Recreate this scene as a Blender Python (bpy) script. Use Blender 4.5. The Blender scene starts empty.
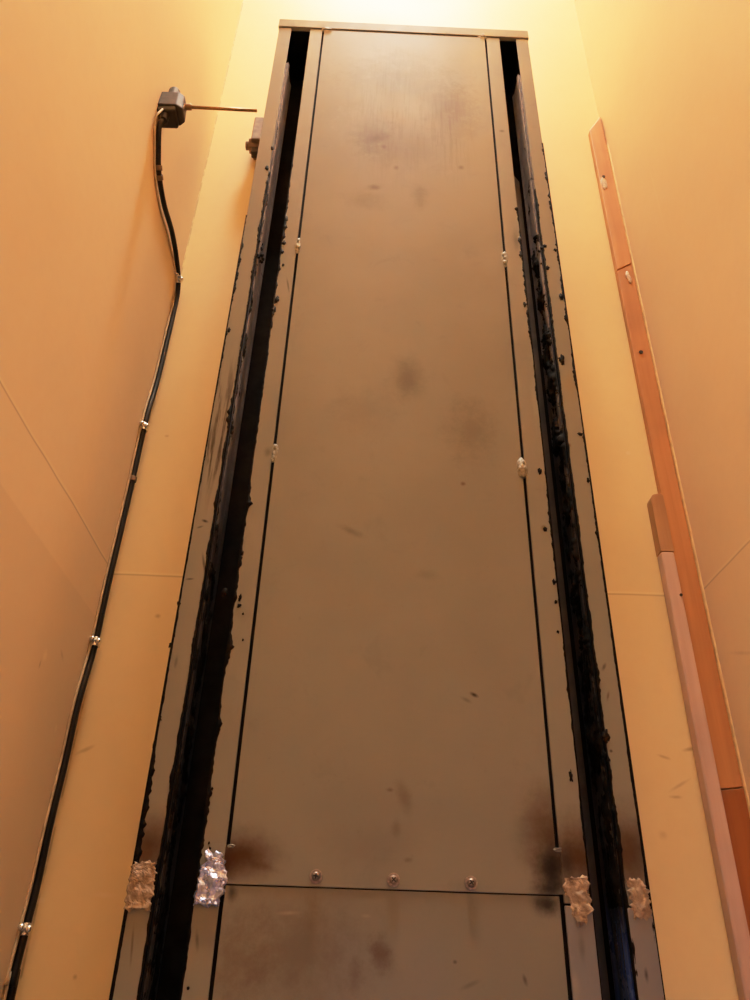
import bpy, bmesh, math, random
from mathutils import Vector, Matrix, noise

random.seed(11)
C = bpy.context.scene.collection

# ------------------------------------------------------------------ camera
FPX, PITCH, ROLL, YAW = 767.34, 0.5492, 0.0320, -0.0153
CAM = Vector((-0.0404, 0.0, 1.35))
cp, sp, cy, sy = math.cos(PITCH), math.sin(PITCH), math.cos(YAW), math.sin(YAW)
FW = Vector((-sy * cp, cy * cp, sp))
_r = Vector((cy, sy, 0.0))
_u = _r.cross(FW)
RT = _r * math.cos(ROLL) + _u * math.sin(ROLL)
UP = -_r * math.sin(ROLL) + _u * math.cos(ROLL)
cam_data = bpy.data.cameras.new('camera')
cam_data.sensor_fit = 'VERTICAL'
cam_data.sensor_height = 24.0
cam_data.lens = FPX / 1000.0 * 24.0
cam_data.clip_start = 0.01
cam = bpy.data.objects.new('camera', cam_data)
C.objects.link(cam)
m = Matrix((RT, UP, -FW)).transposed().to_4x4()
m.translation = CAM
cam.matrix_world = m
bpy.context.scene.camera = cam

# measured places of the shaft (metres)
D = 0.8243            # front plane of the mast
XL, XR = -0.4053, 0.4591
YB = 1.0243           # back wall
YF = -1.95            # front wall (behind the camera)
H = 6.35              # ceiling
ZS = 1.4165           # joint between the two mast sections
ZT = 2.9546           # top of the mast, under its cap
ZW = 1.836            # seam of the wall sheets


def at(px, py, axis, val):
    """point of a real surface (plane axis=val) seen at a measured place"""
    d = FW * FPX + RT * (px - 375.0) + UP * (500.0 - py)
    t = (val - CAM[axis]) / d[axis]
    return CAM + d * t


def onm(px, py, y=0.0):
    """the same on the mast's front, in the mast's own coordinates"""
    p = at(px, py, 1, D + y)
    return (p.x, p.z)


# ------------------------------------------------------------------ node helpers
class NT:
    def __init__(self, name):
        self.mat = bpy.data.materials.new(name)
        self.mat.use_nodes = True
        self.t = self.mat.node_tree
        self.t.nodes.clear()
        self.out = self.t.nodes.new('ShaderNodeOutputMaterial')
        self.b = self.t.nodes.new('ShaderNodeBsdfPrincipled')
        self.t.links.new(self.b.outputs[0], self.out.inputs[0])
        self.co = self.t.nodes.new('ShaderNodeTexCoord').outputs['Object']

    def link(self, a, b):
        self.t.links.new(a, b)

    def put(self, sock, v):
        if isinstance(v, bpy.types.NodeSocket):
            self.t.links.new(v, sock)
        elif isinstance(v, (tuple, list)) and len(v) == 3 and sock.type == 'RGBA':
            sock.default_value = (*v, 1)
        else:
            sock.default_value = v

    def math(self, op, a, b=0.0, c=0.0, clamp=False):
        n = self.t.nodes.new('ShaderNodeMath')
        n.operation = op
        n.use_clamp = clamp
        self.put(n.inputs[0], a)
        self.put(n.inputs[1], b)
        if op in ('MULTIPLY_ADD', 'SMOOTH_MIN', 'COMPARE'):
            self.put(n.inputs[2], c)
        return n.outputs[0]

    def vmath(self, op, a, b):
        n = self.t.nodes.new('ShaderNodeVectorMath')
        n.operation = op
        self.put(n.inputs[0], a)
        self.put(n.inputs[1], b)
        return n.outputs['Value'] if op in ('LENGTH', 'DOT_PRODUCT') else n.outputs['Vector']

    def sep(self, v):
        n = self.t.nodes.new('ShaderNodeSeparateXYZ')
        self.put(n.inputs[0], v)
        return n.outputs

    def noise(self, scale, detail=3.0, rough=0.55, stretch=None, dist=0.0):
        n = self.t.nodes.new('ShaderNodeTexNoise')
        n.inputs['Scale'].default_value = scale
        n.inputs['Detail'].default_value = detail
        n.inputs['Roughness'].default_value = rough
        n.inputs['Distortion'].default_value = dist
        co = self.co
        if stretch:
            co = self.vmath('MULTIPLY', co, stretch)
        self.link(co, n.inputs['Vector'])
        return n.outputs['Fac']

    def ramp(self, v, lo, hi, a=0.0, b=1.0):
        n = self.t.nodes.new('ShaderNodeMapRange')
        n.interpolation_type = 'SMOOTHSTEP'
        self.put(n.inputs['Value'], v)
        n.inputs['From Min'].default_value = lo
        n.inputs['From Max'].default_value = hi
        n.inputs['To Min'].default_value = a
        n.inputs['To Max'].default_value = b
        return n.outputs[0]

    def mix(self, f, a, b, mode='MIX'):
        n = self.t.nodes.new('ShaderNodeMix')
        n.data_type = 'RGBA'
        n.blend_type = mode
        self.put(n.inputs[0], f)
        self.put(n.inputs[6], a)
        self.put(n.inputs[7], b)
        return n.outputs[2]

    def bump(self, h, strength, dist=0.002):
        n = self.t.nodes.new('ShaderNodeBump')
        n.inputs['Strength'].default_value = strength
        n.inputs['Distance'].default_value = dist
        self.link(h, n.inputs['Height'])
        self.link(n.outputs[0], self.b.inputs['Normal'])

    def spot(self, cen, rad, rag=0.5, nz=None, rot=0.0, plane='XZ', soft=1.0):
        """soft-edged ragged patch at a place of the surface: 1 inside, 0 outside"""
        d = self.vmath('SUBTRACT', self.co, cen)
        if rot:
            n = self.t.nodes.new('ShaderNodeVectorRotate')
            n.rotation_type = 'Y_AXIS' if plane == 'XZ' else 'X_AXIS'
            n.inputs['Angle'].default_value = rot
            self.link(d, n.inputs['Vector'])
            d = n.outputs[0]
        s = self.vmath('MULTIPLY', d, (1 / rad[0], 0.0, 1 / rad[1]) if plane == 'XZ' else (0.0, 1 / rad[0], 1 / rad[1]))
        l = self.vmath('LENGTH', s, (0, 0, 0))
        if nz is not None:
            l = self.math('ADD', l, self.math('MULTIPLY', self.math('SUBTRACT', nz, 0.5), rag * 2))
        return self.ramp(l, 1.0 - soft, 1.0, 1.0, 0.0)

    def done(self, color, rough=0.5, metal=0.0, spec=0.5):
        self.put(self.b.inputs['Base Color'], color)
        self.put(self.b.inputs['Roughness'], rough)
        self.put(self.b.inputs['Metallic'], metal)
        self.put(self.b.inputs['Specular IOR Level'], spec)
        return self.mat


def simple(name, col, rough=0.5, metal=0.0, var=0.15, scale=60.0, bump=0.0, spec=0.5):
    n = NT(name)
    nz = n.noise(scale, 3)
    f = n.ramp(nz, 0.3, 0.7)
    c = n.mix(f, tuple(x * (1 - var) for x in col), tuple(min(1, x * (1 + var)) for x in col))
    if bump:
        n.bump(nz, bump, 0.001)
    return n.done(c, rough, metal, spec)


# ------------------------------------------------------------------ materials
def wall_mat(name, base, seams=(), tone=None, scuffs=(), plane='XZ', crack_x=None, dark_above=None):
    n = NT(name)
    x, y, z = n.sep(n.co)
    big = n.noise(2.2, 3)
    fine = n.noise(55, 4, 0.6)
    c = n.mix(n.ramp(big, 0.3, 0.7), tuple(v * 0.95 for v in base), tuple(v * 1.04 for v in base))
    c = n.mix(n.ramp(fine, 0.35, 0.75, 0, 0.10), c, tuple(v * 0.80 for v in base))
    wob = n.math('MULTIPLY', n.math('SUBTRACT', n.noise(5, 2), 0.5), 0.010)
    if tone is not None:     # a lower coat of paint, slightly darker
        zz = n.math('ADD', z, n.math('MULTIPLY', wob, 0.3))
        c = n.mix(n.ramp(zz, tone - 0.002, tone + 0.002, 0.55, 0.0), c, tuple(v * 0.86 for v in base))
    h = n.math('MULTIPLY', fine, 0.25)
    for (zs, amt) in seams:
        d = n.math('SUBTRACT', n.math('ADD', z, wob), zs)
        ad = n.math('ABSOLUTE', d)
        c = n.mix(n.ramp(ad, 0.0004, 0.0022, amt, 0.0), c, tuple(v * 0.45 for v in base))
        up = n.math('ABSOLUTE', n.math('SUBTRACT', d, 0.003))
        c = n.mix(n.ramp(up, 0.0005, 0.003, amt * 0.5, 0.0), c, tuple(min(1, v * 1.35) for v in base))  # highlight painted as a paler line along the seam's upper side
    if crack_x is not None:
        ad = n.math('ABSOLUTE', n.math('SUBTRACT', x, crack_x))
        f = n.ramp(ad, 0.0008, 0.0022, 1.0, 0.0)
        br = n.ramp(n.noise(40, 2, stretch=(0.2, 0.2, 1)), 0.35, 0.55)
        f = n.math('MULTIPLY', n.math('MULTIPLY', f, br), 0.5)
        c = n.mix(f, c, tuple(v * 0.35 for v in base))
    rag = n.noise(70, 3)
    for (p, rad, col, amt, rot) in scuffs:
        s = n.spot(p, rad, 0.35, rag, rot, plane)
        c = n.mix(n.math('MULTIPLY', s, amt), c, col)
    n.bump(h, 0.12, 0.002)
    return n.done(c, n.ramp(big, 0.3, 0.7, 0.5, 0.62), 0.0, 0.35)


WALL = (0.84, 0.655, 0.435)
WALL_B = (0.83, 0.648, 0.34)
pL = lambda a, b: tuple(at(a, b, 0, XL))
pR = lambda a, b: tuple(at(a, b, 0, XR))
pB = lambda a, b: tuple(at(a, b, 1, YB))
PALE, DIRT = (0.86, 0.70, 0.47), (0.20, 0.11, 0.05)
Z2 = at(50, 553, 0, XL).z
M_left = wall_mat('painted wall sheet left', WALL, [(ZW, 0.55)], Z2,
                  [(pL(45, 656), (0.008, 0.010), PALE, 0.8, 0), (pL(40, 664), (0.003, 0.008), DIRT, 0.5, 0),
                   (pL(62, 655), (0.012, 0.004), DIRT, 0.25, 0.5), (pL(56, 728), (0.005, 0.007), PALE, 0.7, 0)], 'YZ')
M_back = wall_mat('painted wall sheet back', WALL_B, [(ZW - 0.004, 0.5)], None,
                  [(pB(167, 436), (0.006, 0.004), DIRT, 0.35, 0), (pB(158, 616), (0.006, 0.005), DIRT, 0.4, 0),
                   (pB(85, 750), (0.018, 0.004), DIRT, 0.35, 0.5), (pB(691, 749), (0.016, 0.004), DIRT, 0.5, 0.2),
                   (pB(664, 757), (0.012, 0.003), DIRT, 0.35, -0.3), (pB(680, 785), (0.022, 0.003), DIRT, 0.3, 0.5),
                   (pB(676, 797), (0.012, 0.003), DIRT, 0.35, 0), (pB(628, 453), (0.006, 0.006), PALE, 0.7, 0),
                   (pB(663, 835), (0.008, 0.008), DIRT, 0.2, 0), (pB(75, 977), (0.004, 0.004), DIRT, 0.4, 0),
                   (pB(40, 901), (0.007, 0.005), PALE, 0.6, 0), (pB(105, 895), (0.02, 0.004), PALE, 0.4, 0)],
                  'XZ', XL + 0.001)
M_right = wall_mat('painted wall sheet right', WALL, [(ZW, 0.5)], None,
                   [(pR(655, 190), (0.004, 0.14), PALE, 0.35, 0), (pR(742, 653), (0.05, 0.004), DIRT, 0.18, -0.35)], 'YZ')
M_front = wall_mat('painted wall sheet front', WALL)
M_ceil = simple('white ceiling paint', (0.82, 0.73, 0.72), 0.8)
M_floor = simple('grey concrete floor', (0.12, 0.11, 0.10), 0.8, scale=20)


def paint_mat(name, base, stains=(), rough=0.42, streak=None):
    n = NT(name)
    big = n.noise(3.5, 4, 0.6)
    med = n.noise(22, 5, 0.65, dist=0.6)
    fine = n.noise(160, 3)
    c = n.mix(n.ramp(big, 0.3, 0.7), tuple(v * 0.93 for v in base), tuple(v * 1.05 for v in base))
    c = n.mix(n.ramp(med, 0.56, 0.74, 0, 0.16), c, tuple(v * 0.55 for v in base))
    c = n.mix(n.ramp(fine, 0.62, 0.8, 0, 0.14), c, tuple(v * 0.5 for v in base))
    rag = n.noise(42, 6, 0.72)
    for (p, rad, col, amt, rot, rg) in stains:
        s = n.spot((p[0], 0, p[1]), rad, rg, rag, rot)
        c = n.mix(n.math('MULTIPLY', s, amt), c, col)
    if streak:
        for (p, rad, col, amt) in streak:
            s = n.spot((p[0], 0, p[1]), rad, 0.25, rag)
            st = n.ramp(n.noise(120, 4, 0.6, stretch=(1.6, 1, 0.10)), 0.46, 0.62)
            c = n.mix(n.math('MULTIPLY', n.math('MULTIPLY', s, st), amt), c, col)
    n.bump(n.noise(420, 2), 0.04, 0.0006)
    n.b.inputs['Coat Weight'].default_value = 0.25
    n.b.inputs['Coat Roughness'].default_value = 0.09
    return n.done(c, n.ramp(med, 0.3, 0.75, rough - 0.03, rough + 0.10), 0.0, 0.08)


PAINT = (0.212, 0.216, 0.184)
RUST, SOOT, DARK, LITE = (0.055, 0.022, 0.008), (0.006, 0.006, 0.008), (0.035, 0.032, 0.028), (0.34, 0.33, 0.27)
BROWN = (0.085, 0.042, 0.020)


def S(px, py, w, h, col, amt, rot=0.0, rg=0.35):
    """a stain measured in picture pixels on the mast front, stored in metres"""
    a, b, c2 = onm(px - w / 2, py), onm(px + w / 2, py), onm(px, py - h / 2)
    d2 = onm(px, py + h / 2)
    return (onm(px, py), (abs(b[0] - a[0]) / 2, abs(c2[1] - d2[1]) / 2), col, amt, rot, rg)


panel_stains = [
    S(372, 135, 60, 50, DARK, 0.62, 0, 0.9), S(450, 112, 75, 80, DARK, 0.55, 0, 0.9), S(400, 145, 110, 60, DARK, 0.5, 0, 0.9), S(400, 80, 150, 70, DARK, 0.30, 0, 1.1), S(405, 120, 160, 110, (0.4, 0.4, 0.37), 0.22, 0, 1.3),
    S(378, 138, 40, 12, DARK, 0.45, 0.5, 0.6),
    S(375, 188, 22, 9, DARK, 0.55, 0, 0.6), S(420, 197, 24, 34, DARK, 0.30, 0, 0.8), S(365, 200, 60, 26, DARK, 0.22, 0, 0.8),
    S(396, 168, 8, 7, DARK, 0.55), S(461, 168, 9, 7, DARK, 0.5), S(384, 147, 7, 6, DARK, 0.45),
    S(408, 378, 46, 60, DARK, 0.42, 0, 0.5), S(470, 430, 70, 90, DARK, 0.28, 0, 0.8), S(365, 410, 90, 70, DARK, 0.14, 0, 0.8),
    S(463, 484, 8, 6, BROWN, 0.75, 0, 0.5), S(352, 532, 40, 10, DARK, 0.35, -0.4, 0.7), S(426, 575, 30, 16, DARK, 0.18, 0, 0.7),
    S(390, 790, 12, 7, BROWN, 0.55, 0, 0.6), S(404, 797, 20, 50, BROWN, 0.38, 0.35, 0.6), S(396, 828, 14, 26, BROWN, 0.3, 0, 0.6),
    S(408, 860, 14, 8, BROWN, 0.4), S(374, 845, 140, 60, BROWN, 0.10, 0, 0.8),
    S(240, 856, 110, 80, RUST, 0.95, 0, 0.28), S(226, 862, 30, 60, (0.05, 0.014, 0.006), 0.9, 0, 0.3), S(262, 866, 50, 14, RUST, 0.5, -0.2, 0.5),
    S(550, 838, 90, 150, RUST, 0.85, 0, 0.3), S(552, 868, 50, 70, SOOT, 0.95, 0, 0.4), S(550, 889, 60, 30, SOOT, 0.85, 0, 0.4),
    S(474, 695, 13, 6, (0.01, 0.009, 0.008), 0.95, -0.45, 0.15), S(466, 700, 16, 6, DARK, 0.35, -0.45, 0.3),
]
M_panel = paint_mat('greige enamel front panel', PAINT, panel_stains, 0.34,
                    [(onm(395, 110), (0.12, 0.30), (0.05, 0.045, 0.045), 0.25), (onm(450, 130), (0.06, 0.2), (0.05, 0.045, 0.045), 0.25)])
lower_stains = [
    S(288, 913, 34, 6, LITE, 0.6, 0.06, 0.5), S(366, 916, 16, 6, LITE, 0.3, 0, 0.5), S(382, 955, 30, 60, BROWN, 0.65, 0.3, 0.7),
    S(355, 975, 24, 60, BROWN, 0.35, 0, 0.6), S(300, 950, 200, 150, BROWN, 0.34, 0, 0.9), S(240, 960, 90, 150, BROWN, 0.34, 0, 0.8),
    S(547, 905, 44, 36, SOOT, 0.85, 0, 0.5), S(525, 980, 6, 18, DARK, 0.6, 0.3, 0.3), S(455, 962, 6, 6, DARK, 0.6),
    S(470, 985, 30, 8, DARK, 0.3, 0.4, 0.5), S(232, 893, 14, 24, SOOT, 0.7, 0, 0.5),
]
M_lower = paint_mat('greige enamel lower panel', tuple(v * 0.93 for v in PAINT), lower_stains, 0.34)
M_flange_in = paint_mat('greige enamel inner flange', PAINT, [
    S(272, 300, 10, 26, DARK, 0.45, 0, 0.6), S(268, 452, 12, 16, DARK, 0.4, 0, 0.6), S(545, 335, 14, 40, DARK, 0.25, -0.4, 0.5),
    S(288, 285, 3, 22, DARK, 0.6, 0.2, 0.4), S(516, 240, 10, 30, DARK, 0.4, 0, 0.6), S(502, 131, 8, 4, DARK, 0.5),
    S(544, 528, 9, 9, (0.09, 0.06, 0.01), 0.8), S(580, 858, 110, 130, RUST, 0.95, 0, 0.3), S(566, 862, 22, 60, SOOT, 0.6, 0, 0.4),
    S(224, 655, 8, 8, DARK, 0.4), S(216, 862, 26, 34, RUST, 0.5, 0, 0.4), S(535, 400, 10, 60, LITE, 0.2, 0, 0.6),
    S(222, 620, 12, 24, DARK, 0.3, 0, 0.6), S(197, 940, 6, 30, DARK, 0.5, 0.2, 0.4), S(582, 950, 10, 40, DARK, 0.3, 0, 0.5)], 0.38)
M_flange_out = paint_mat('greige enamel outer flange', PAINT, [
    S(150, 846, 90, 100, RUST, 0.9, 0, 0.3), S(146, 855, 40, 26, BROWN, 0.7, 0, 0.4), S(630, 852, 100, 130, RUST, 0.9, 0, 0.3),
    S(205, 521, 10, 4, SOOT, 0.9, -0.35, 0.2), S(200, 527, 10, 3, SOOT, 0.6, 0.4, 0.2), S(132, 945, 4, 60, RUST, 0.55, 0.1, 0.4),
    S(204, 565, 4, 34, SOOT, 0.7, 0.25, 0.4), S(190, 579, 12, 3, SOOT, 0.7, 0.1, 0.3), S(569, 445, 6, 6, BROWN, 0.8),
    S(608, 696, 4, 14, BROWN, 0.7, -0.3, 0.3), S(604, 667, 5, 12, DARK, 0.7, -0.5, 0.3), S(611, 751, 5, 5, SOOT, 0.8, 0, 0.3),
    S(176, 662, 5, 18, DARK, 0.4, 0, 0.5), S(570, 385, 30, 50, (0.25, 0.20, 0.09), 0.35, 0, 0.6), S(620, 960, 10, 60, SOOT, 0.5, 0.1, 0.7),
    S(646, 975, 6, 20, SOOT, 0.7, 0, 0.4)], 0.38,
    [(onm(222, 425), (0.040, 0.16), (0.03, 0.020, 0.012), 0.85), (onm(213, 455), (0.03, 0.05), (0.03, 0.02, 0.012), 0.75)])
M_flange_low_cool = paint_mat('greige enamel lower flange with cool light tint', (0.20, 0.205, 0.215), [S(620, 960, 10, 60, SOOT, 0.5, 0.1, 0.7), S(646, 975, 6, 20, SOOT, 0.7, 0, 0.4), S(582, 950, 10, 40, DARK, 0.3, 0, 0.5), S(575, 985, 14, 40, LITE, 0.3, 0, 0.6)], 0.36)  # blue-grey tint of the cool light mixed into the paint colour
M_cap = paint_mat('greige enamel cap', tuple(v * 1.05 for v in PAINT), [], 0.3)
M_side = paint_mat('greige enamel side', PAINT, [], 0.45)


def grease_mat():
    n = NT('black grease')
    nz = n.noise(90, 4, 0.6)
    c = n.mix(n.ramp(nz, 0.45, 0.75), (0.004, 0.0035, 0.003), (0.014, 0.008, 0.005))
    n.bump(nz, 0.5, 0.002)
    return n.done(c, n.ramp(n.noise(40, 3), 0.3, 0.7, 0.5, 0.75), 0.0, 0.07)


M_grease = grease_mat()


def rail_mat(name, flip):
    n = NT(name)
    x, y, z = n.sep(n.co)
    nz = n.noise(26, 5, 0.65, stretch=(1, 1, 0.5))
    lim = 0.10 if flip else -0.05
    # clean steel towards the top, caked with grease lower down
    zz = n.math('ADD', z, n.math('MULTIPLY', n.math('SUBTRACT', nz, 0.5), 0.7))
    g = n.ramp(zz, 1.75 + lim, 2.25 + lim, 1.0, 0.0)
    # thick grease on the front edge of the rail
    c = n.mix(n.ramp(n.noise(70, 3), 0.35, 0.7), (0.19, 0.205, 0.26), (0.30, 0.315, 0.38))
    c = n.mix(n.math('MULTIPLY', g, 0.93), c, (0.010, 0.008, 0.007))
    rg = n.ramp(nz, 0.3, 0.7, 0.30, 0.5)
    if flip:     # blue daylight reflection painted onto the steel under the joint
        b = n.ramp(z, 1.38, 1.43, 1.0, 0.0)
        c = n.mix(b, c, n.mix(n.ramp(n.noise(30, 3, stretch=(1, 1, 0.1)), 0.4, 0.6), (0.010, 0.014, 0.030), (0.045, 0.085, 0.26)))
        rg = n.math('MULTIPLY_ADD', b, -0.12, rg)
    n.bump(nz, 0.25, 0.003)
    return n.done(c, rg, 0.0, 0.5)


M_rail_l = rail_mat('greasy rail steel left', False)
M_rail_r = rail_mat('greasy rail steel right', True)
M_inside = simple('dark greased channel and cap shade', (0.008, 0.007, 0.006), 0.7, 0.0, 0.4, 40, 0.2, 0.08)
M_plate = simple('dark grey cover plate', (0.035, 0.034, 0.033), 0.45, 0.0, 0.3, 30, 0.1)
M_weld = simple('painted weld bead', (0.26, 0.265, 0.22), 0.45, 0.0, 0.3, 300, 0.3)
M_screw = simple('dull zinc screw', (0.30, 0.26, 0.23), 0.35, 0.8, 0.3, 400, 0.2)
M_recess = simple('screw recess', (0.01, 0.01, 0.01), 0.7)


def foil_mat():
    n = NT('crumpled silver foil tape')
    nz = n.noise(120, 4, 0.7)
    c = n.mix(n.ramp(nz, 0.35, 0.65), (0.38, 0.45, 0.85), (0.66, 0.76, 1.0))  # silver with the reflected cool light painted in as blue
    st = n.ramp(n.noise(60, 3), 0.55, 0.68, 0, 0.75)
    c = n.mix(st, c, (0.16, 0.10, 0.06))
    n.bump(nz, 0.5, 0.002)
    return n.done(c, n.ramp(nz, 0.3, 0.7, 0.22, 0.40), 0.85)


def tape_mat():
    n = NT('crumpled brown foil tape')
    nz = n.noise(90, 4, 0.7)
    c = n.mix(n.ramp(nz, 0.35, 0.65), (0.24, 0.18, 0.12), (0.38, 0.30, 0.21))
    st = n.ramp(n.noise(50, 4), 0.58, 0.68, 0, 0.85)
    c = n.mix(st, c, (0.05, 0.025, 0.012))
    n.bump(nz, 0.6, 0.002)
    return n.done(c, 0.55, 0.0)


M_foil, M_tape = foil_mat(), tape_mat()


def wood_mat(name, a, b, dark=0.0, scale=1.0):
    n = NT(name)
    g = n.noise(60 * scale, 4, 0.6, stretch=(1, 1, 0.05))
    c = n.mix(n.ramp(g, 0.3, 0.7), a, b)
    bl = n.noise(6, 3)
    c = n.mix(n.ramp(bl, 0.45, 0.7, 0, 0.35), c, tuple(v * 0.6 for v in a))
    n.bump(g, 0.15, 0.001)
    return n.done(c, 0.5, 0.0, 0.4)


M_wood_u = wood_mat('orange stained wood', (0.52, 0.24, 0.095), (0.62, 0.31, 0.135))
M_wood_m = wood_mat('brown stained wood', (0.44, 0.195, 0.075), (0.54, 0.25, 0.10))
M_wood_d = wood_mat('dark stained wood', (0.27, 0.080, 0.022), (0.35, 0.115, 0.032))
M_batten = wood_mat('pinkish planed wood', (0.56, 0.38, 0.30), (0.64, 0.45, 0.37))
M_batten_b = wood_mat('bare brown wood', (0.36, 0.19, 0.09), (0.46, 0.26, 0.13))
M_filler = simple('dried white filler', (0.62, 0.48, 0.36), 0.6, 0, 0.3, 200, 0.3)
M_switch = simple('dark grey switch housing', (0.045, 0.037, 0.032), 0.6, 0.0, 0.25, 120, 0.1)
M_black = simple('black rubber', (0.012, 0.010, 0.009), 0.4)
M_cable = simple('black cable sheath', (0.010, 0.008, 0.007), 0.45, 0, 0.3, 60, 0.0, 0.3)
M_wire = simple('pale wire sheath', (0.52, 0.42, 0.27), 0.45, 0, 0.2, 90)
M_zinc = simple('bright zinc', (0.85, 0.83, 0.78), 0.22, 0.9, 0.15, 200)
M_rod = simple('brass rod', (0.30, 0.19, 0.08), 0.4, 0.6, 0.15, 200)
M_bracket = simple('rusty brown bracket', (0.17, 0.11, 0.07), 0.55, 0.2, 0.35, 60, 0.3)
M_caulk = simple('painted corner bead', (0.85, 0.64, 0.32), 0.5)


# ------------------------------------------------------------------ mesh helpers
def obj(name, bm, mat, parent=None, smooth=False, bevel=0.0, loc=None):
    bmesh.ops.recalc_face_normals(bm, faces=bm.faces[:])
    me = bpy.data.meshes.new(name)
    bm.to_mesh(me)
    bm.free()
    if smooth:
        for p in me.polygons:
            p.use_smooth = True
    for mm in (mat if isinstance(mat, (list, tuple)) else [mat]):
        me.materials.append(mm)
    o = bpy.data.objects.new(name, me)
    C.objects.link(o)
    if parent:
        o.parent = parent
    if loc:
        o.location = loc
    if bevel:
        b = o.modifiers.new('edge', 'BEVEL')
        b.width = bevel
        b.segments = 2
        b.limit_method = 'ANGLE'
    return o


def tag(o, label=None, cat=None, group=None, kind=None):
    if label:
        o['label'] = label
    if cat:
        o['category'] = cat
    if group:
        o['group'] = group
    if kind:
        o['kind'] = kind
    return o


def empty(name, loc, label, cat, group=None):
    o = bpy.data.objects.new(name, None)
    C.objects.link(o)
    o.location = loc
    o.empty_display_size = 0.05
    return tag(o, label, cat, group)


def box(bm, x0, x1, y0, y1, z0, z1):
    v = [bm.verts.new((x, y, z)) for x in (x0, x1) for y in (y0, y1) for z in (z0, z1)]
    for f in ((0, 1, 3, 2), (4, 6, 7, 5), (0, 4, 5, 1), (2, 3, 7, 6), (0, 2, 6, 4), (1, 5, 7, 3)):
        bm.faces.new([v[i] for i in f])
    return v


def prism(bm, pts, y0, y1):
    """outline in (x, z), extruded from y0 to y1"""
    a = [bm.verts.new((p[0], y0, p[1])) for p in pts]
    b = [bm.verts.new((p[0], y1, p[1])) for p in pts]
    bm.faces.new(a)
    bm.faces.new(b[::-1])
    k = len(pts)
    for i in range(k):
        j = (i + 1) % k
        bm.faces.new((a[j], a[i], b[i], b[j]))


def extrude_profile(bm, pts, z0, z1):
    """outline in (x, y), extruded from z0 to z1"""
    a = [bm.verts.new((p[0], p[1], z0)) for p in pts]
    b = [bm.verts.new((p[0], p[1], z1)) for p in pts]
    bm.faces.new(a[::-1])
    bm.faces.new(b)
    k = len(pts)
    for i in range(k):
        j = (i + 1) % k
        bm.faces.new((a[i], a[j], b[j], b[i]))


def tube(bm, pts, rad, seg=12):
    pts = [Vector(p) for p in pts]
    rings = []
    ref = Vector((0.3, 1, 0.1)).normalized()
    for i, p in enumerate(pts):
        t = (pts[min(i + 1, len(pts) - 1)] - pts[max(i - 1, 0)]).normalized()
        n1 = t.cross(ref).normalized()
        n2 = t.cross(n1).normalized()
        r = rad[i] if isinstance(rad, (list, tuple)) else rad
        rings.append([bm.verts.new(p + n1 * (r * math.cos(2 * math.pi * k / seg)) + n2 * (r * math.sin(2 * math.pi * k / seg)))
                      for k in range(seg)])
    for a, b in zip(rings, rings[1:]):
        for k in range(seg):
            j = (k + 1) % seg
            bm.faces.new((a[k], a[j], b[j], b[k]))
    bm.faces.new(rings[0][::-1])
    bm.faces.new(rings[-1])


def curve_pts(pts, n=8):
    """Catmull-Rom through the points"""
    P = [Vector(p) for p in pts]
    P = [P[0] * 2 - P[1]] + P + [P[-1] * 2 - P[-2]]
    out = []
    for i in range(1, len(P) - 2):
        for k in range(n):
            t = k / n
            a, b, c, d = P[i - 1], P[i], P[i + 1], P[i + 2]
            out.append(0.5 * ((2 * b) + (c - a) * t + (2 * a - 5 * b + 4 * c - d) * t * t + (3 * b - a - 3 * c + d) * t ** 3))
    out.append(P[-2])
    return out


def blob(bm, c, r, sub=2, rough=0.25):
    """a squashed irregular lump"""
    mt = Matrix.Translation(c) @ Matrix.Diagonal((*r, 1))
    res = bmesh.ops.create_icosphere(bm, subdivisions=sub, radius=1.0, matrix=mt)
    off = Vector((random.uniform(0, 50), random.uniform(0, 50), 0))
    for v in res['verts']:
        d = v.co - Vector(c)
        v.co = Vector(c) + d * (1 + rough * noise.noise(Vector((d.x / r[0], d.y / r[1], d.z / r[2])) * 1.3 + off))


def cyl(bm, c, r, h, axis='Y', seg=20, r2=None):
    rot = {'Y': Matrix.Rotation(math.radians(90), 4, 'X'), 'X': Matrix.Rotation(math.radians(90), 4, 'Y'), 'Z': Matrix.Identity(4)}[axis]
    bmesh.ops.create_cone(bm, cap_ends=True, segments=seg, radius1=r, radius2=r if r2 is None else r2, depth=h,
                          matrix=Matrix.Translation(c) @ rot)


# ------------------------------------------------------------------ the room
def slab(name, x0, x1, y0, y1, z0, z1, mat):
    bm = bmesh.new()
    box(bm, x0, x1, y0, y1, z0, z1)
    return tag(obj(name, bm, mat), kind='structure')


T = 0.10
slab('floor', XL - T, XR + T, YF - T, YB + T, -T, 0, M_floor)
slab('ceiling', XL - T, XR + T, YF - T, YB + T, H, H + T, M_ceil)
slab('wall_left', XL - T, XL, YF, YB, 0, H, M_left)
slab('wall_right', XR, XR + T, YF, YB, 0, H, M_right)
slab('wall_back', XL - T, XR + T, YB, YB + T, 0, H, M_back)
bm = bmesh.new()      # wall behind the viewer, with the landing opening
prism(bm, [(XL - T, 0), (-0.34, 0), (-0.34, 2.05), (0.40, 2.05), (0.40, 0), (XR + T, 0), (XR + T, H), (XL - T, H)], YF - T, YF)
tag(obj('wall_front', bm, M_front), kind='structure')

# thin painted bead down the right-hand corner
zb0, zb1 = 0.0, at(603, 150, 1, YB).z
bm = bmesh.new()
extrude_profile(bm, [(XR, YB), (XR - 0.0015, YB), (XR - 0.0019, YB - 0.013), (XR - 0.0014, YB - 0.0165), (XR, YB - 0.017)], zb0, zb1)
tag(obj('trim_1', bm, M_caulk, bevel=0.001), kind='structure')

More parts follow.
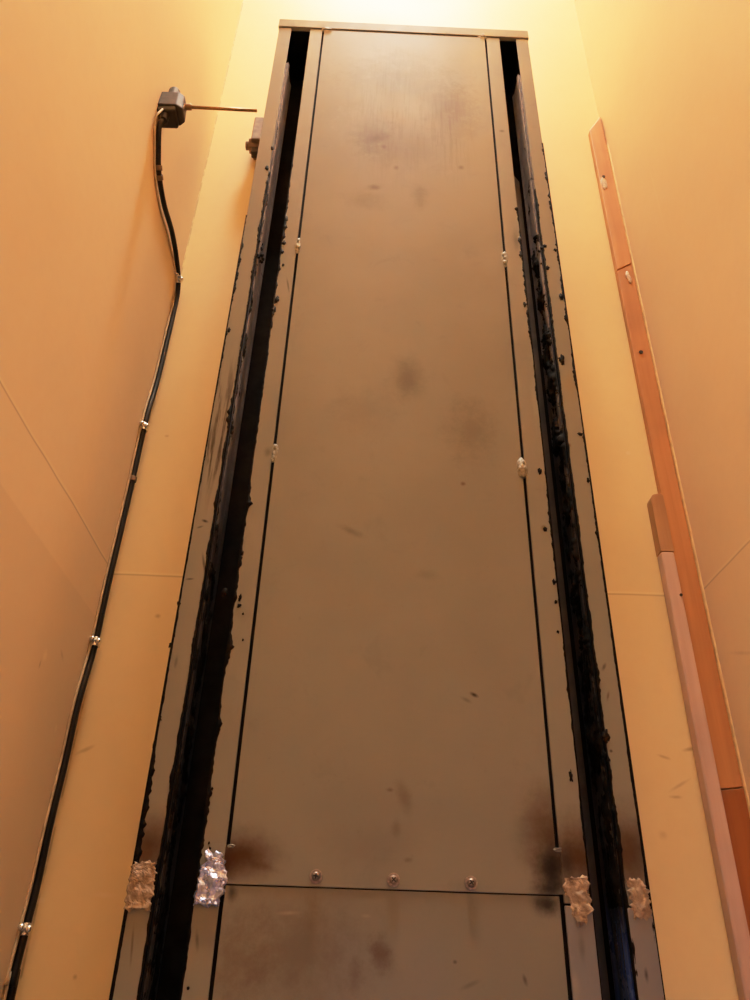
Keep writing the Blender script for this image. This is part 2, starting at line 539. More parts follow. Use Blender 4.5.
# ------------------------------------------------------------------ the lift mast
HW, DEPTH = 0.25, 0.15
SLO, SLI = -0.2255, -0.1875       # left slot
SRI, SRO = 0.1925, 0.2262         # right slot
SEL, SER = -0.1613, 0.1642        # panel seams
mast = empty('lift_mast', (0, D, 0), 'tall greige steel lift mast with two black greased guide slots, against the back wall', 'lift mast')

GAP = 0.0020
TH = 0.003


def panel_outline(z0, z1, tabs):
    """rectangle whose sides bulge over the seam where the seam is welded shut"""
    l, r = SEL + GAP, SER - GAP
    pts = [(l, z0), (r, z0)]
    for (a, b) in sorted(t[1:] for t in tabs if t[0] > 0):
        pts += [(r, a), (r + 2 * GAP, a), (r + 2 * GAP, b), (r, b)]
    pts += [(r, z1), (l, z1)]
    for (a, b) in sorted((t[1:] for t in tabs if t[0] < 0), reverse=True):
        pts += [(l, b), (l - 2 * GAP, b), (l - 2 * GAP, a), (l, a)]
    out = []
    for p in pts:
        if not out or (Vector(p) - Vector(out[-1])).length > 1e-6:
            out.append(p)
    return out


zl, zr = onm(233, 847)[1], onm(557, 850)[1]
bm = bmesh.new()
prism(bm, panel_outline(ZS, ZT - 0.002, [(-1, ZS + 0.0005, zl), (1, ZS + 0.0005, zr)]), -0.0008, TH)
tag(obj('front_panel', bm, M_panel, mast, bevel=0.0007), 'long upper front panel with dark smudges')
bm = bmesh.new()
prism(bm, panel_outline(0.02, ZS - 0.0012, []), 0.0002, 0.0002 + TH)
tag(obj('front_panel', bm, M_lower, mast, bevel=0.0006), 'lower front panel below the row of screws')

# dark backing that closes the seams from behind
bm = bmesh.new()
box(bm, SEL - 0.012, SER + 0.012, 0.0055, 0.0075, 0.02, ZT - 0.003)
obj('backing_plate', bm, M_inside, mast)

JL, JR = onm(140, 893)[1], onm(578, 905)[1]
for (za, zb, nm) in ((0.0, None, 'lower'), (None, ZT, 'upper')):
    for s in (-1, 1):
        j = JL if s < 0 else JR
        z0 = 0.0 if nm == 'lower' else j + 0.001
        z1 = ZT if nm == 'upper' else j - 0.001
        dy = 0.0 if nm == 'upper' else (0.0004 if s < 0 else -0.0012)
        so = SLO if s < 0 else SRO
        si = SLI if s < 0 else SRI
        se = SEL if s < 0 else SER
        # outer flange: front face and the mast's side as one folded sheet
        bm = bmesh.new()
        e = s * HW
        extrude_profile(bm, [(so, dy), (e, dy), (e, DEPTH), (e - s * TH, DEPTH), (e - s * TH, TH + dy), (so, TH + dy)], z0, z1)
        obj('outer_flange', bm, M_flange_low_cool if (s > 0 and nm == 'lower') else M_flange_out, mast, bevel=0.0008)
        # inner flange: front face folded back along the slot
        bm = bmesh.new()
        g = se + s * GAP
        extrude_profile(bm, [(g, dy), (si, dy), (si, 0.045), (si - s * TH, 0.045), (si - s * TH, TH + dy), (g, TH + dy)], z0, z1)
        obj('inner_flange', bm, M_flange_low_cool if (s > 0 and nm == 'lower') else M_flange_in, mast, bevel=0.0008)

bm = bmesh.new()
box(bm, -HW + TH, HW - TH, DEPTH - TH, DEPTH, 0, ZT)
obj('back_panel', bm, M_side, mast)

# cap on top
zc = at(277, 18.5, 1, D - 0.002).z
zc0 = ZT + 0.0028
bm = bmesh.new()
extrude_profile(bm, [(-0.2520, -0.002), (0.2520, -0.002), (0.2520, DEPTH + 0.004), (-0.2520, DEPTH + 0.004)], ZT + 0.001, zc)
f = [v for v in bm.verts if v.co.y < 0 and v.co.z < ZT + 0.01]
for v in f:
    v.co.z = zc0
obj('top_cap', bm, M_cap, mast, bevel=0.0012)

for (a, b) in ((-HW + 0.004, SEL + 0.01), (SER - 0.01, HW - 0.004)):     # dark sheet added under the cap, blackens the slot tops as shade
    bm = bmesh.new()
    box(bm, a, b, 0.0045, DEPTH - 0.004, ZT - 0.003, ZT - 0.001)
    obj('cap_shade_sheet', bm, M_inside, mast)

# guide channels, rails and grease in each slot
for s in (-1, 1):
    so, si = (SLO, SLI) if s < 0 else (SRO, SRI)
    bm = bmesh.new()       # dark U-shaped channel behind the slot
    a, b = so + s * 0.012, si - s * 0.010
    yb = 0.105
    extrude_profile(bm, [(a, 0.004), (a, yb), (b, yb), (b, 0.047), (b + s * 0.002, 0.047), (b + s * 0.002, yb - 0.002),
                         (a - s * 0.002, yb - 0.002), (a - s * 0.002, 0.004)], 0.0, ZT - 0.004)
    obj('guide_channel', bm, M_inside, mast)
    # steel rail that lines the outer side of the slot
    zt_r = onm(287, 70, 0.02)[1] if s < 0 else onm(518, 82, 0.02)[1]
    zj = onm(528, 186, 0.02)[1] if s > 0 else onm(262, 262, 0.02)[1]
    mr = M_rail_l if s < 0 else M_rail_r
    for (za, zb) in ((0.0, zj - 0.0015), (zj + 0.0015, zt_r)):
        bm = bmesh.new()
        i = so - s * 0.0005
        extrude_profile(bm, [(i, 0.006), (i - s * 0.0030, 0.0045), (i - s * 0.0045, 0.010), (i - s * 0.0030, 0.018),
                             (i - s * 0.0030, 0.042), (i - s * 0.0055, 0.050), (i - s * 0.0040, 0.054), (i + s * 0.003, 0.054), (i + s * 0.003, 0.006)], za, zb)
        obj('guide_rail', bm, mr, mast, bevel=0.0008)

# cover plate deep in the right slot, starting below the top
zp = onm(514, 163, 0.07)[1]
bm = bmesh.new()
prism(bm, [(SRI + 0.001, 0.0), (SRO - 0.004, 0.0), (SRO - 0.004, zp - 0.05), (SRI + 0.001, zp + 0.01)], 0.074, 0.077)
obj('cover_plate', bm, M_plate, mast)


def ribbon(bm, x, d, z0, z1, w0, w1, amp, seed, y0=0.0, tuck=0.004, step=0.0022, pw=2.0):
    """ragged bead of grease along a vertical edge: from x, over the sheet in direction d"""
    n = max(2, int((z1 - z0) / step))
    rows = []
    for i in range(n + 1):
        t = i / n
        z = z0 + (z1 - z0) * t
        w = w0 + (w1 - w0) * t
        nz = 0.5 + 0.5 * noise.noise(Vector((seed, z * 22, 0))) + 0.36 * noise.noise(Vector((seed, z * 85, 3))) + 0.25 * noise.noise(Vector((seed, z * 230, 5)))
        w += amp * max(0.0, nz) ** pw
        th = min(0.0030, 0.0006 + w * 0.22)
        rows.append([bm.verts.new((x - d * 0.0012, y0 + tuck, z)), bm.verts.new((x - d * 0.0010, y0 - th * 0.6, z)),
                     bm.verts.new((x + d * w * 0.5, y0 - th, z)), bm.verts.new((x + d * w, y0 + 0.0006, z))])
    for a, b in zip(rows, rows[1:]):
        for k in range(3):
            bm.faces.new((a[k], a[k + 1], b[k + 1], b[k]))


def smear(bm, px, py, w, h):
    x, z = onm(px, py)
    a, b = onm(px - w / 2, py)[0], onm(px + w / 2, py)[0]
    c0, c1 = onm(px, py - h / 2)[1], onm(px, py + h / 2)[1]
    rx, rz = max(0.0008, (b - a) * 0.4), max(0.0008, (c0 - c1) * 0.42)
    sd = random.uniform(0, 90)
    cen = bm.verts.new((x, -0.0012, z))
    ring, ring2 = [], []
    for k in range(30):
        t = 2 * math.pi * k / 30
        q = Vector((math.cos(t), math.sin(t), sd))
        f = 0.95 + 0.55 * noise.noise(q * 1.4) + 0.45 * noise.noise(q * 4.5)
        ring.append(bm.verts.new((x + rx * f * math.cos(t), 0.0004, z + rz * f * math.sin(t))))
        ring2.append(bm.verts.new((x + rx * f * 0.8 * math.cos(t), -0.0010, z + rz * f * 0.8 * math.sin(t))))
    for k in range(30):
        n = (k + 1) % 30
        bm.faces.new((ring[k], ring[n], ring2[n], ring2[k]))
        bm.faces.new((ring2[k], ring2[n], cen))


def cake(bm, s, z0, z1, thr, amp, seed, ya=0.004, yb=0.046, fall=0.0):
    """grease caked on the rail: a sheet that rises out of the steel where it is thick"""
    xs = (SLO if s < 0 else SRO) - s * 0.0035
    ny, nz = 20, max(4, int((z1 - z0) / 0.0022))
    g = []
    for j in range(nz + 1):
        z = z0 + (z1 - z0) * j / nz
        row = []
        for k in range(ny + 1):
            y = ya + (yb - ya) * k / ny
            v = 0.6 * noise.noise(Vector((y * 60, z * 22, seed))) + 0.35 * noise.noise(Vector((y * 160, z * 70, seed + 5)))
            v += 0.25 * noise.noise(Vector((y * 380, z * 210, seed + 9))) + fall * (1 - k / ny)
            t = (v - thr) * amp
            t = max(-0.0012, min(0.0065, t))
            if j in (0, nz) or k in (0, ny):
                t = -0.0012
            row.append(bm.verts.new((xs - s * t, y, z)))
        g.append(row)
    for j in range(nz):
        for k in range(ny):
            bm.faces.new((g[j][k], g[j + 1][k], g[j + 1][k + 1], g[j][k + 1]))


# left slot
bm = bmesh.new()
zA = lambda y: onm(250, y)[1]
ribbon(bm, SLO, -1, 0.3, zA(560), 0.0005, 0.0012, 0.0035, 1.3)
ribbon(bm, SLO, -1, zA(560), zA(430), 0.0012, 0.0006, 0.0030, 2.3)
ribbon(bm, SLO, -1, zA(430), zA(180), 0.0006, 0.0004, 0.0050, 3.3, pw=2.6)
ribbon(bm, SLI, 1, 0.3, zA(905), 0.0004, 0.0004, 0.0020, 4.3)
ribbon(bm, SLI, 1, zA(905), zA(480), 0.0006, 0.0008, 0.0065, 5.3, pw=2.6)
ribbon(bm, SLI, 1, zA(480), zA(330), 0.0010, 0.0010, 0.0030, 6.3)
ribbon(bm, SLI, 1, zA(330), zA(150), 0.0006, 0.0004, 0.0075, 7.3, pw=2.6)
for (px, py, w, h) in ((282, 252, 4, 5), (284, 243, 5, 6), (277, 300, 6, 10), (274, 310, 6, 8), (283, 265, 3, 4), (225, 592, 7, 12), (240, 598, 5, 9),
                       (239, 606, 5, 6), (212, 789, 4, 5), (206, 805, 3, 4), (188, 988, 4, 5), (243, 614, 3, 3), (272, 148, 4, 5), (269, 174, 3, 8),
                       (267, 168, 5, 6), (243, 640, 3, 3), (209, 843, 3, 4), (210, 848, 3, 4), (242, 553, 6, 6), (241, 558, 4, 5)):
    smear(bm, px, py, w, h)
for i in range(26):       # bubbly lump of grease on the rail
    p = at(random.uniform(257, 263), random.uniform(240, 264), 1, D + random.uniform(0.002, 0.02))
    r = random.uniform(0.0014, 0.0030)
    blob(bm, (p.x, p.y - D, p.z), (r, r, r * 1.2), 2, 0.3)
cake(bm, -1, 0.9, zA(560), -0.10, 0.006, 2.2)
cake(bm, -1, zA(560), zA(330), 0.26, 0.006, 3.2, ya=0.004, yb=0.020, fall=0.25)
cake(bm, -1, zA(330), zA(120), 0.36, 0.006, 4.2, ya=0.004, yb=0.016, fall=0.2)
obj('grease', bm, M_grease, mast, smooth=True)

# right slot
bm = bmesh.new()
zB = lambda y: onm(560, y)[1]
ribbon(bm, SRO, 1, 0.3, zB(905), 0.0008, 0.0010, 0.0045, 11.3)
ribbon(bm, SRO, 1, zB(905), zB(760), 0.0012, 0.0010, 0.0050, 12.3)
ribbon(bm, SRO, 1, zB(760), zB(560), 0.0010, 0.0004, 0.0060, 13.3, pw=2.6)
ribbon(bm, SRO, 1, zB(560), zB(370), 0.0010, 0.0008, 0.0022, 14.3)
ribbon(bm, SRO, 1, zB(370), zB(190), 0.0012, 0.0008, 0.0048, 15.3)
ribbon(bm, SRI, -1, 0.3, zB(560), 0.0004, 0.0006, 0.0028, 16.3)
ribbon(bm, SRI, -1, zB(560), zB(340), 0.0008, 0.0008, 0.0040, 17.3, pw=2.6)
ribbon(bm, SRI, -1, zB(340), zB(210), 0.0008, 0.0006, 0.0060, 18.3)
for (px, py, w, h) in ((540, 471, 5, 9), (545, 529, 6, 6), (554, 582, 5, 8), (556, 602, 5, 6), (558, 632, 4, 4), (571, 777, 5, 16), (545, 246, 5, 4),
                       (547, 268, 7, 5), (552, 321, 5, 4), (542, 248, 4, 4), (606, 737, 9, 16), (604, 755, 6, 10), (618, 845, 6, 14), (617, 830, 4, 8),
                       (521, 255, 5, 10), (520, 240, 5, 10), (525, 305, 5, 8), (562, 360, 8, 14), (614, 812, 5, 14), (633, 930, 4, 40), (636, 965, 4, 24)):
    smear(bm, px, py, w, h)
cake(bm, 1, zB(905), zB(640), -0.10, 0.008, 5.2)
cake(bm, 1, zB(640), zB(440), 0.02, 0.011, 6.2, fall=0.12)
cake(bm, 1, zB(440), zB(330), -0.12, 0.015, 7.2, fall=0.1)
cake(bm, 1, zB(330), zB(232), 0.02, 0.014, 8.2, fall=0.15)
cake(bm, 1, zB(232), zB(110), 0.34, 0.006, 9.2)
obj('grease', bm, M_grease, mast, smooth=True)

# dark ragged beads down both outer edges
bm = bmesh.new()
zE = lambda y: onm(240, y)[1]
ribbon(bm, -HW, 1, 0.0, zE(880), 0.0022, 0.0018, 0.0022, 21.3)
ribbon(bm, -HW, 1, zE(880), zE(780), 0.0020, 0.0028, 0.0085, 22.3)
ribbon(bm, -HW, 1, zE(780), zE(640), 0.0022, 0.0016, 0.0046, 23.3, pw=2.6)
ribbon(bm, -HW, 1, zE(640), zE(360), 0.0014, 0.0006, 0.0016, 24.3)
ribbon(bm, -HW, 1, zE(360), zE(215), 0.0012, 0.0004, 0.0050, 25.3, pw=2.4)
for (px, py, w, h) in ((242, 245, 4, 6), (160, 719, 5, 8), (179, 603, 4, 8), (154, 745, 4, 10), (170, 645, 4, 8), (229, 330, 5, 6)):
    smear(bm, px, py, w, h)
obj('edge_bead', bm, M_grease, mast, smooth=True)
bm = bmesh.new()
zF = lambda y: onm(580, y)[1]
ribbon(bm, HW, -1, 0.0, zF(820), 0.0022, 0.0018, 0.0022, 31.3)
ribbon(bm, HW, -1, zF(820), zF(560), 0.0020, 0.0014, 0.0018, 32.3)
ribbon(bm, HW, -1, zF(560), zF(330), 0.0012, 0.0008, 0.0034, 33.3, pw=2.6)
ribbon(bm, HW, -1, zF(330), zF(145), 0.0008, 0.0006, 0.0060, 34.3, pw=2.4)
for (px, py, w, h) in ((561, 297, 5, 10), (580, 434, 6, 5), (555, 250, 5, 4), (546, 174, 4, 6), (550, 203, 3, 5), (549, 196, 3, 6), (588, 480, 4, 6)):
    smear(bm, px, py, w, h)
obj('edge_bead', bm, M_grease, mast, smooth=True)

# welds across the seams
for (px, py, w, h, kind) in ((298, 246, 6, 15, 0), (275, 453, 7, 20, 0), (232, 846, 9, 4, 0), (504, 259, 7, 15, 0), (522, 469, 11, 20, 1),
                             (557, 850, 9, 4, 0), (327, 30, 11, 4, 0), (482, 37, 9, 4, 0)):
    bm = bmesh.new()
    x, z = onm(px, py)
    hw = onm(px + w / 2, py)[0] - x
    hh = (onm(px, py - h / 2)[1] - onm(px, py + h / 2)[1]) / 2
    blob(bm, (x, 0.0, z), (hw, 0.0016 + 0.003 * kind, hh), 3, 0.35)
    for k in range(4):
        blob(bm, (x + random.uniform(-0.5, 0.5) * hw, -0.0016, z + random.uniform(-0.8, 0.8) * hh), (hw * 0.45, 0.0022 + 0.002 * kind, hh * 0.3), 2, 0.3)
    obj('weld', bm, M_weld, mast, smooth=True)

# three screws in a row above the joint
for (px, py) in ((316, 876.5), (393.5, 880), (471, 883)):
    x, z = onm(px, py)
    bm = bmesh.new()
    cyl(bm, (x, -0.0016, z), 0.0062, 0.0018, 'Y', 24)
    w = obj('screw', bm, M_screw, mast, bevel=0.0004)
    bm = bmesh.new()
    cyl(bm, (x, -0.0036, z), 0.0046, 0.0030, 'Y', 24, 0.0028)
    for v in bm.verts:
        if v.co.y > -0.0030:
            pass
    obj('screw_head', bm, M_screw, w, bevel=0.0006)
    bm = bmesh.new()
    a = random.uniform(0, 1.5)
    for q in (0, math.pi / 2):
        c, s2 = math.cos(a + q), math.sin(a + q)
        pts = [(x + c * u * 0.0026 - s2 * v * 0.0006, z + s2 * u * 0.0026 + c * v * 0.0006) for u, v in ((-1, -1), (1, -1), (1, 1), (-1, 1))]
        prism(bm, pts, -0.0054, -0.0046)
    obj('screw_recess', bm, M_recess, w)


def patch(name, rows, mat, label, amp, seed, y0=-0.0012):
    """crumpled piece of tape; rows = (y, left, right) in pixels down the mast front"""
    bm = bmesh.new()
    nx, nz = 16, 28
    grid = []
    for j in range(nz + 1):
        t = j / nz * (len(rows) - 1)
        i = min(int(t), len(rows) - 2)
        f = t - i
        y = rows[i][0] * (1 - f) + rows[i + 1][0] * f
        a = rows[i][1] * (1 - f) + rows[i + 1][1] * f
        b = rows[i][2] * (1 - f) + rows[i + 1][2] * f
        a += 3.6 * noise.noise(Vector((seed, j * 0.45, 0)))
        b += 3.6 * noise.noise(Vector((seed + 9, j * 0.45, 0)))
        row = []
        for k in range(nx + 1):
            px = a + (b - a) * k / nx
            yy = y + (5 * noise.noise(Vector((seed, 7, k * 0.4))) if j in (0, nz) else 0)
            x, z = onm(px, yy)
            h = abs(noise.noise(Vector((x * 95, seed, z * 75)))) * amp + abs(noise.noise(Vector((x * 240, seed, z * 200)))) * amp * 0.5
            edge = min(k, nx - k, j, nz - j) == 0
            row.append(bm.verts.new((x, y0 - (0 if edge else h), z)))
        grid.append(row)
    for j in range(nz):
        for k in range(nx):
            bm.faces.new((grid[j][k], grid[j + 1][k], grid[j + 1][k + 1], grid[j][k + 1]))
    o = obj(name, bm, mat, mast)
    sm = o.modifiers.new('thickness', 'SOLIDIFY')
    sm.thickness = 0.0004
    return tag(o, label)


patch('tape_patch', [(852, 206, 222), (862, 206, 225), (872, 199, 227), (885, 197, 226), (897, 194, 222), (906, 195, 219)], M_foil,
      'crumpled silver foil tape patch', 0.0050, 1.7)
patch('tape_patch', [(862, 134, 156), (875, 130, 156), (890, 127, 154), (910, 124, 150)], M_tape, 'crumpled brown tape patch', 0.0030, 5.1)
patch('tape_patch', [(876, 565, 588), (890, 563, 588), (896, 566, 590), (910, 570, 592), (924, 578, 585)], M_tape,
      'crumpled brown tape patch', 0.0032, 8.4)
patch('tape_patch', [(879, 626, 640), (890, 628, 648), (905, 631, 650), (919, 634, 652)], M_tape, 'crumpled brown tape patch', 0.0030, 11.9)

# fixing bracket between mast and wall, sticking out at the upper left
bw = 0.172
p0, p1 = at(249, 146, 1, D + bw), at(256, 126, 1, D + bw)
bm = bmesh.new()
zt2, zb2 = p1.z, at(252, 152, 1, D + bw).z
box(bm, at(255, 130, 1, D + bw).x, -0.18, DEPTH, YB - D, zb2 + 0.012, zt2)
br = obj('wall_bracket', bm, M_bracket, mast, bevel=0.003)
bm = bmesh.new()
bx = at(254.5, 146, 1, D + bw).x
cyl(bm, (bx, bw, zb2 + 0.020), 0.017, 0.020, 'X', 6)
cyl(bm, (bx - 0.010, bw, zb2 + 0.020), 0.009, 0.016, 'X', 16)
obj('bolt', bm, M_bracket, br, bevel=0.001)
bm = bmesh.new()
box(bm, bx - 0.004, bx + 0.012, bw - 0.008, bw + 0.008, zb2 - 0.010, zb2 + 0.012)
obj('lock_tab', bm, M_black, br, bevel=0.002)

# ------------------------------------------------------------------ boards in the right-hand corner
KX = XR - 0.0023
xb0 = at(687.5, 625, 1, YB - 0.014).x
TB = 0.014


def board(name, z0, z1, cut0, cut1, mat, label, th=TB):
    bm = bmesh.new()
    prism(bm, [(xb0, z0), (KX, z0 + cut0), (KX, z1 + cut1), (xb0, z1)], YB - th, YB - 0.0002)
    return tag(obj(name, bm, mat, bevel=0.0012), label, 'board', 'stained boards in the corner')


zt_l, zt_r = at(588, 130, 1, YB - TB).z, at(596, 116, 1, YB - TB).z
zm = at(625, 270, 1, YB - TB).z
zd = at(730, 790, 1, YB - TB).z
bd_u = board('wooden_board', zm + 0.0008, zt_l, 0.020, zt_r - zt_l, M_wood_u, 'orange stained board with slanted top end, highest in the right-hand corner')
bd_m = board('wooden_board', zd + 0.0008, zm - 0.0008, 0.004, 0.020, M_wood_m, 'long brown stained board in the right-hand corner, below the slanted-top board', TB - 0.001)
bd_d = board('wooden_board', 0.0, zd - 0.0008, 0.0, 0.004, M_wood_d, 'dark reddish stained board lowest in the right-hand corner')


def daub(px, py, w, h, parent, name, seed):
    c = at(px, py, 1, YB - TB)
    hw = abs(at(px + w / 2, py, 1, YB - TB).x - c.x)
    hh = abs(at(px, py - h / 2, 1, YB - TB).z - at(px, py + h / 2, 1, YB - TB).z) / 2
    bm = bmesh.new()
    for k in range(5):
        blob(bm, (c.x + random.uniform(-.5, .5) * hw, YB - TB, c.z + random.uniform(-.5, .5) * hh), (hw * .6, 0.0012, hh * .55), 2, 0.4)
    return obj(name, bm, M_filler, parent, smooth=True)


daub(604, 183, 6, 16, bd_u, 'filler_daub', 1)
daub(629, 277, 6, 14, bd_m, 'filler_daub', 2)
bm = bmesh.new()
c = at(603.5, 177, 1, YB - TB)
cyl(bm, (c.x, YB - TB - 0.001, c.z), 0.0035, 0.003, 'Y', 16)
obj('nail', bm, M_black, bd_u)
bm = bmesh.new()
c = at(641, 352, 1, YB - TB)
cyl(bm, (c.x, YB - TB + 0.0005, c.z), 0.0035, 0.003, 'Y', 16)
obj('nail', bm, M_black, bd_m)

# pale batten to the left of the boards
xa0 = at(674, 620, 1, YB - 0.020).x
xa1 = xb0 - 0.0006
zbt = at(655, 493, 1, YB - 0.020).z
zbj = at(665, 551, 1, YB - 0.020).z
bat = empty('wooden_batten', ((xa0 + xa1) / 2, YB, 0), 'pinkish narrow batten with rounded bare brown top, left of the corner boards', 'batten')
w2 = (xa1 - xa0) / 2


def batten_piece(name, z0, z1, mat, rounded, label):
    bm = bmesh.new()
    pts = [(-w2, z0), (w2, z0)]
    if rounded:
        pts += [(w2, z1 - 0.004)] + [(w2 - 0.006 + 0.006 * math.cos(a), z1 - 0.006 + 0.006 * math.sin(a)) for a in (0.4, 0.9, 1.4)]
        pts += [(-w2 + 0.007 + 0.007 * math.cos(a), z1 - 0.012 + 0.010 * math.sin(a)) for a in (1.7, 2.2, 2.8, 3.14)]
    else:
        pts += [(w2, z1), (-w2, z1)]
    prism(bm, pts, -0.020, -0.0002)
    return tag(obj(name, bm, mat, bat, bevel=0.003), label)


batten_piece('batten_end', zbj, zbt, M_batten_b, True, 'bare brown rounded top end')
batten_piece('batten_strip', 0.0, zbj - 0.0004, M_batten, False, 'pinkish planed strip')
bm = bmesh.new()
c = at(681, 595, 1, YB - 0.020)
cyl(bm, (c.x - (xa0 + xa1) / 2, -0.0203, c.z), 0.0022, 0.002, 'Y', 12)
obj('nail', bm, M_black, bat)

# ------------------------------------------------------------------ limit switch on the left wall
SX = XL + 0.018
c = at(172.5, 108, 0, SX)
zsw0, zsw1 = at(168, 127, 0, SX).z + 0.016, at(170, 93, 0, SX).z + 0.016
yc = c.y
sw = empty('limit_switch', (XL, yc, zsw0), 'dark grey limit switch with a long thin rod, on the left wall', 'switch')
hh = zsw1 - zsw0
bm = bmesh.new()
# housing: chamfered block, profile in (x, y), tapering towards the top
prof = [(0.0, -0.019), (0.031, -0.019), (0.040, -0.012), (0.040, 0.012), (0.031, 0.019), (0.0, 0.019)]
extrude_profile(bm, prof, 0.012, hh)
for v in bm.verts:
    if v.co.z > hh - 0.001:
        v.co.y *= 0.90
        v.co.x *= 0.94
hs = obj('housing', bm, M_switch, sw, bevel=0.002)
bm = bmesh.new()
extrude_profile(bm, [(0.0, -0.017), (0.030, -0.017), (0.030, 0.017), (0.0, 0.017)], 0.0, 0.0125)
obj('base_block', bm, M_black, sw, bevel=0.003)
bm = bmesh.new()
cyl(bm, (0.016, -0.004, hh + 0.010), 0.0105, 0.024, 'Z', 20, 0.0095)
obj('plunger_cap', bm, M_switch, sw, bevel=0.002)
bm = bmesh.new()
cyl(bm, (0.012, -0.006, -0.006), 0.0075, 0.016, 'Z', 8)
obj('cable_gland', bm, M_black, sw, bevel=0.001)
for (yy, zz) in ((-0.008, 0.022),):
    bm = bmesh.new()
    cyl(bm, (0.0396, yy, zz), 0.0032, 0.002, 'X', 14)
    obj('screw', bm, M_zinc, sw)
rt = at(257, 110, 1, yc)          # rod tip, straight out from the wall
rz = at(187, 107, 1, yc).z - zsw0
rx1 = rt.x - XL
bm = bmesh.new()
cyl(bm, (0.042, 0.0, rz), 0.0052, 0.014, 'X', 14)
obj('rod_collar', bm, M_rod, sw, bevel=0.001)
bm = bmesh.new()
tube(bm, [(0.034, 0, rz), (0.1, 0, rz - 0.0004), (rx1, 0, rz - 0.001)], 0.0028, 12)
obj('actuator_rod', bm, M_rod, sw, smooth=True)

# ------------------------------------------------------------------ cable, wire and clips
RC = 0.0044
gx, gy = XL + 0.012, yc - 0.006
wallpts = [at(px, py, 0, XL + RC + 0.0012) for px, py in ((158.5, 152), (159, 174), (164, 204), (172, 232), (177, 262))]


def corner_pt(py, off=0.0, x=RC, y=RC):
    # the corner itself: find its height at this picture row
    lo, hi = 0.2, 3.4
    for _ in range(50):
        mid = (lo + hi) / 2
        d = Vector((XL, YB, mid)) - CAM
        yy = 500 - FPX * d.dot(UP) / d.dot(FW)
        if yy > py:
            lo = mid
        else:
            hi = mid
    return Vector((XL + x + off, YB - y, lo))


pts = [Vector((gx, gy, zsw0 - 0.008)), Vector((gx - 0.004, gy, zsw0 - 0.03))] + wallpts
CABLE = ((178, 290), (171, 330), (157, 382), (146, 420), (128, 500), (111, 572), (102, 612), (94, 648), (78, 704), (64, 766), (50, 824), (37, 885),
         (24, 936), (12, 985), (8, 1010))


def corner_px(px, py, x):
    p = at(px, py, 0, XL + x)
    p.y = min(p.y, YB - RC - 0.0016)
    return p


cornerpts = [corner_px(px, py, RC + 0.0010) for px, py in CABLE]
yl = cornerpts[-1].y
cornerpts += [Vector((XL + RC + 0.001, yl - k * 0.004, z)) for k, z in ((0, 0.9), (1, 0.5), (2, 0.01))]
bm = bmesh.new()
cpath = curve_pts(pts + cornerpts, 8)
tube(bm, cpath, RC, 14)
cab = tag(obj('power_cable', bm, M_cable, smooth=True), 'black cable clipped down the left-hand corner from the limit switch', 'cable')

# pale thin wire running beside it
wp = [Vector((gx - 0.002, gy - 0.010, zsw0 + 0.002)), Vector((gx - 0.008, gy - 0.012, zsw0 - 0.03))]
wp += [at(px, py, 0, XL + 0.0022) for px, py in ((154.5, 150), (155, 174), (159.5, 206), (168, 236), (174, 264), (176.5, 288))]
for k, (px, py) in enumerate(CABLE[1:]):
    p = corner_px(px, py, RC + 0.001)
    wp.append(Vector((XL + 0.0021, p.y - (0.0066 if py < 840 else 0.0098), p.z)))
wp += [Vector((XL + 0.0021, yl - 0.012, z)) for z in (0.9, 0.5, 0.01)]
bm = bmesh.new()
tube(bm, curve_pts(wp, 6), 0.0018, 10)
tag(obj('earth_wire', bm, M_wire, cab, smooth=True), 'thin pale wire')


def nearest(z):
    i = min(range(len(cpath)), key=lambda k: abs(cpath[k].z - z))
    a, b = cpath[max(0, i - 1)], cpath[min(len(cpath) - 1, i + 1)]
    return cpath[i], (a - b).normalized()


def make_clip(z, label, big=True):
    p, t = nearest(z)
    e = empty('cable_clip', p, label, 'cable clip', 'cable clips on the corner cable')
    bm = bmesh.new()
    # strap around the cable, open to the wall
    n1 = Vector((0.7, -0.7, 0)).normalized()
    n1 = (n1 - t * n1.dot(t)).normalized()
    n2 = t.cross(n1).normalized()
    r0, r1, hl = RC + 0.0003, RC + (0.0026 if big else 0.0018), (0.0062 if big else 0.004)
    segs = 14
    secs = []
    for k in range(segs + 1):
        a = math.radians(-125 + 250 * k / segs)
        d = n1 * math.cos(a) + n2 * math.sin(a)
        secs.append([bm.verts.new(d * rr + t * h) for rr, h in ((r0, -hl), (r1, -hl), (r1, hl), (r0, hl))])
    for a, b in zip(secs, secs[1:]):
        for k in range(4):
            j = (k + 1) % 4
            bm.faces.new((a[k], a[j], b[j], b[k]))
    bm.faces.new(secs[0])
    bm.faces.new(secs[-1][::-1])
    obj('strap', bm, M_zinc if big else M_bracket, e, bevel=0.0005)
    if big:
        bm = bmesh.new()
        c = -n2 * 0.0 + n1 * (RC + 0.0030)
        bmesh.ops.create_uvsphere(bm, u_segments=14, v_segments=8, radius=0.0044, matrix=Matrix.Translation(c))
        obj('nail_head', bm, M_zinc, e, smooth=True)
        bm = bmesh.new()
        c = Vector((-RC + 0.0026, -0.0095, 0.002))
        bmesh.ops.create_uvsphere(bm, u_segments=12, v_segments=8, radius=0.0040, matrix=Matrix.Translation(c))
        obj('nail_head', bm, M_zinc, e, smooth=True)


def zwall(px, py):
    return at(px, py, 0, XL + RC).z


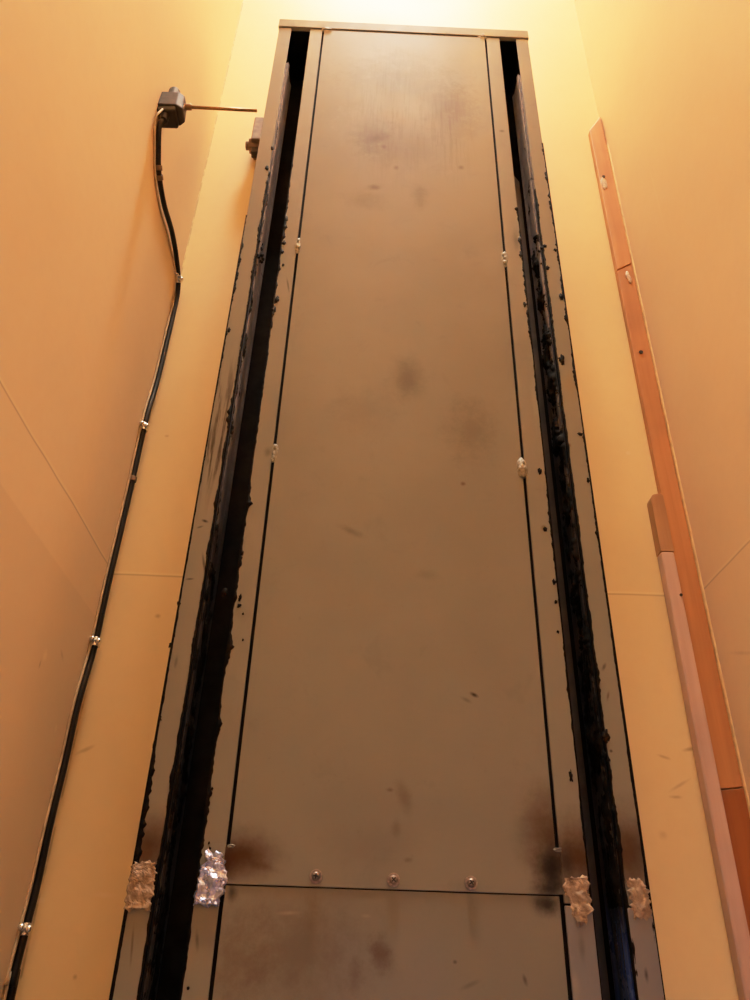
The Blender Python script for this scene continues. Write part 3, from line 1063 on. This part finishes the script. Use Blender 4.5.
make_clip(zwall(158, 174), 'small dull clip on the cable just below the limit switch', False)
make_clip(zwall(173, 233), 'small dull clip where the slanting cable nears the left corner', False)
make_clip(corner_pt(287).z, 'uppermost bright metal clip on the cable, where it enters the corner')
make_clip(corner_pt(434).z, 'bright metal clip on the corner cable, second bright one from the top')
make_clip(corner_pt(490).z, 'small dull clip on the corner cable between two bright clips', False)
make_clip(corner_pt(645).z, 'bright metal clip on the corner cable just below the wall seam')
make_clip(corner_pt(933).z, 'lowest metal clip on the corner cable, near the bottom left')

# ------------------------------------------------------------------ light
def area(name, loc, target, size, power, col, sizey=None):
    l = bpy.data.lights.new(name, 'AREA')
    l.energy = power
    l.color = col
    l.size = size
    if sizey:
        l.shape = 'RECTANGLE'
        l.size_y = sizey
    o = bpy.data.objects.new(name, l)
    C.objects.link(o)
    o.location = loc
    o.rotation_euler = (Vector(target) - Vector(loc)).to_track_quat('-Z', 'Y').to_euler()
    return o


area('ceiling_lamp', (0.0, 0.34, H - 0.08), (0.0, 0.3401, 0.0), 0.60, 182.0, (1.0, 0.955, 0.84), 0.36)
area('landing_daylight', (0.15, YF - 0.55, 0.9), (0.1, D, 1.3), 0.6, 1.3, (0.50, 0.60, 1.0), 1.2)
sl = bpy.data.lights.new('cool_fill_spot', 'SPOT')  # unseen cool spot added to tint the mast's lower right
sl.energy = 10.0
sl.color = (0.50, 0.60, 1.0)
sl.spot_size = math.radians(40)
sl.spot_blend = 1.0
sl.shadow_soft_size = 0.12
so_ = bpy.data.objects.new('cool_fill_spot', sl)
C.objects.link(so_)
so_.location = (0.33, -0.35, 0.25)
so_.rotation_euler = (Vector((0.22, D, 1.12)) - so_.location).to_track_quat('-Z', 'Y').to_euler()

w = bpy.data.worlds.new('world')
bpy.context.scene.world = w
w.use_nodes = True
w.node_tree.nodes['Background'].inputs[0].default_value = (0.55, 0.65, 1.0, 1)
w.node_tree.nodes['Background'].inputs[1].default_value = 0.06
bpy.context.scene.view_settings.view_transform = 'Standard'
bpy.context.scene.view_settings.look = 'None'
bpy.context.scene.view_settings.exposure = 0.0
# soft shoulder for the highlights, the way a phone camera holds them
vs = bpy.context.scene.view_settings
vs.use_curve_mapping = True
cm = vs.curve_mapping
cm.clip_max_x = 6.0
cm.clip_max_y = 2.0
cv = cm.curves[3]
KNEE = 0.40


def shoulder(v):
    return v if v <= KNEE else KNEE + (1.0 - KNEE) * (1 - math.exp(-(v - KNEE) / (1.0 - KNEE)))


cv.points[0].location = (0, 0)
cv.points[1].location = (6.0, shoulder(6.0))
for v in (0.1, 0.2, 0.3, 0.4, 0.5, 0.6, 0.75, 0.9, 1.1, 1.4, 1.8, 2.4, 3.2, 4.5):
    cv.points.new(v, shoulder(v))
cm.update()
bpy.context.scene.cycles.max_bounces = 12
bpy.context.scene.cycles.diffuse_bounces = 8
bpy.context.scene.cycles.use_denoising = True
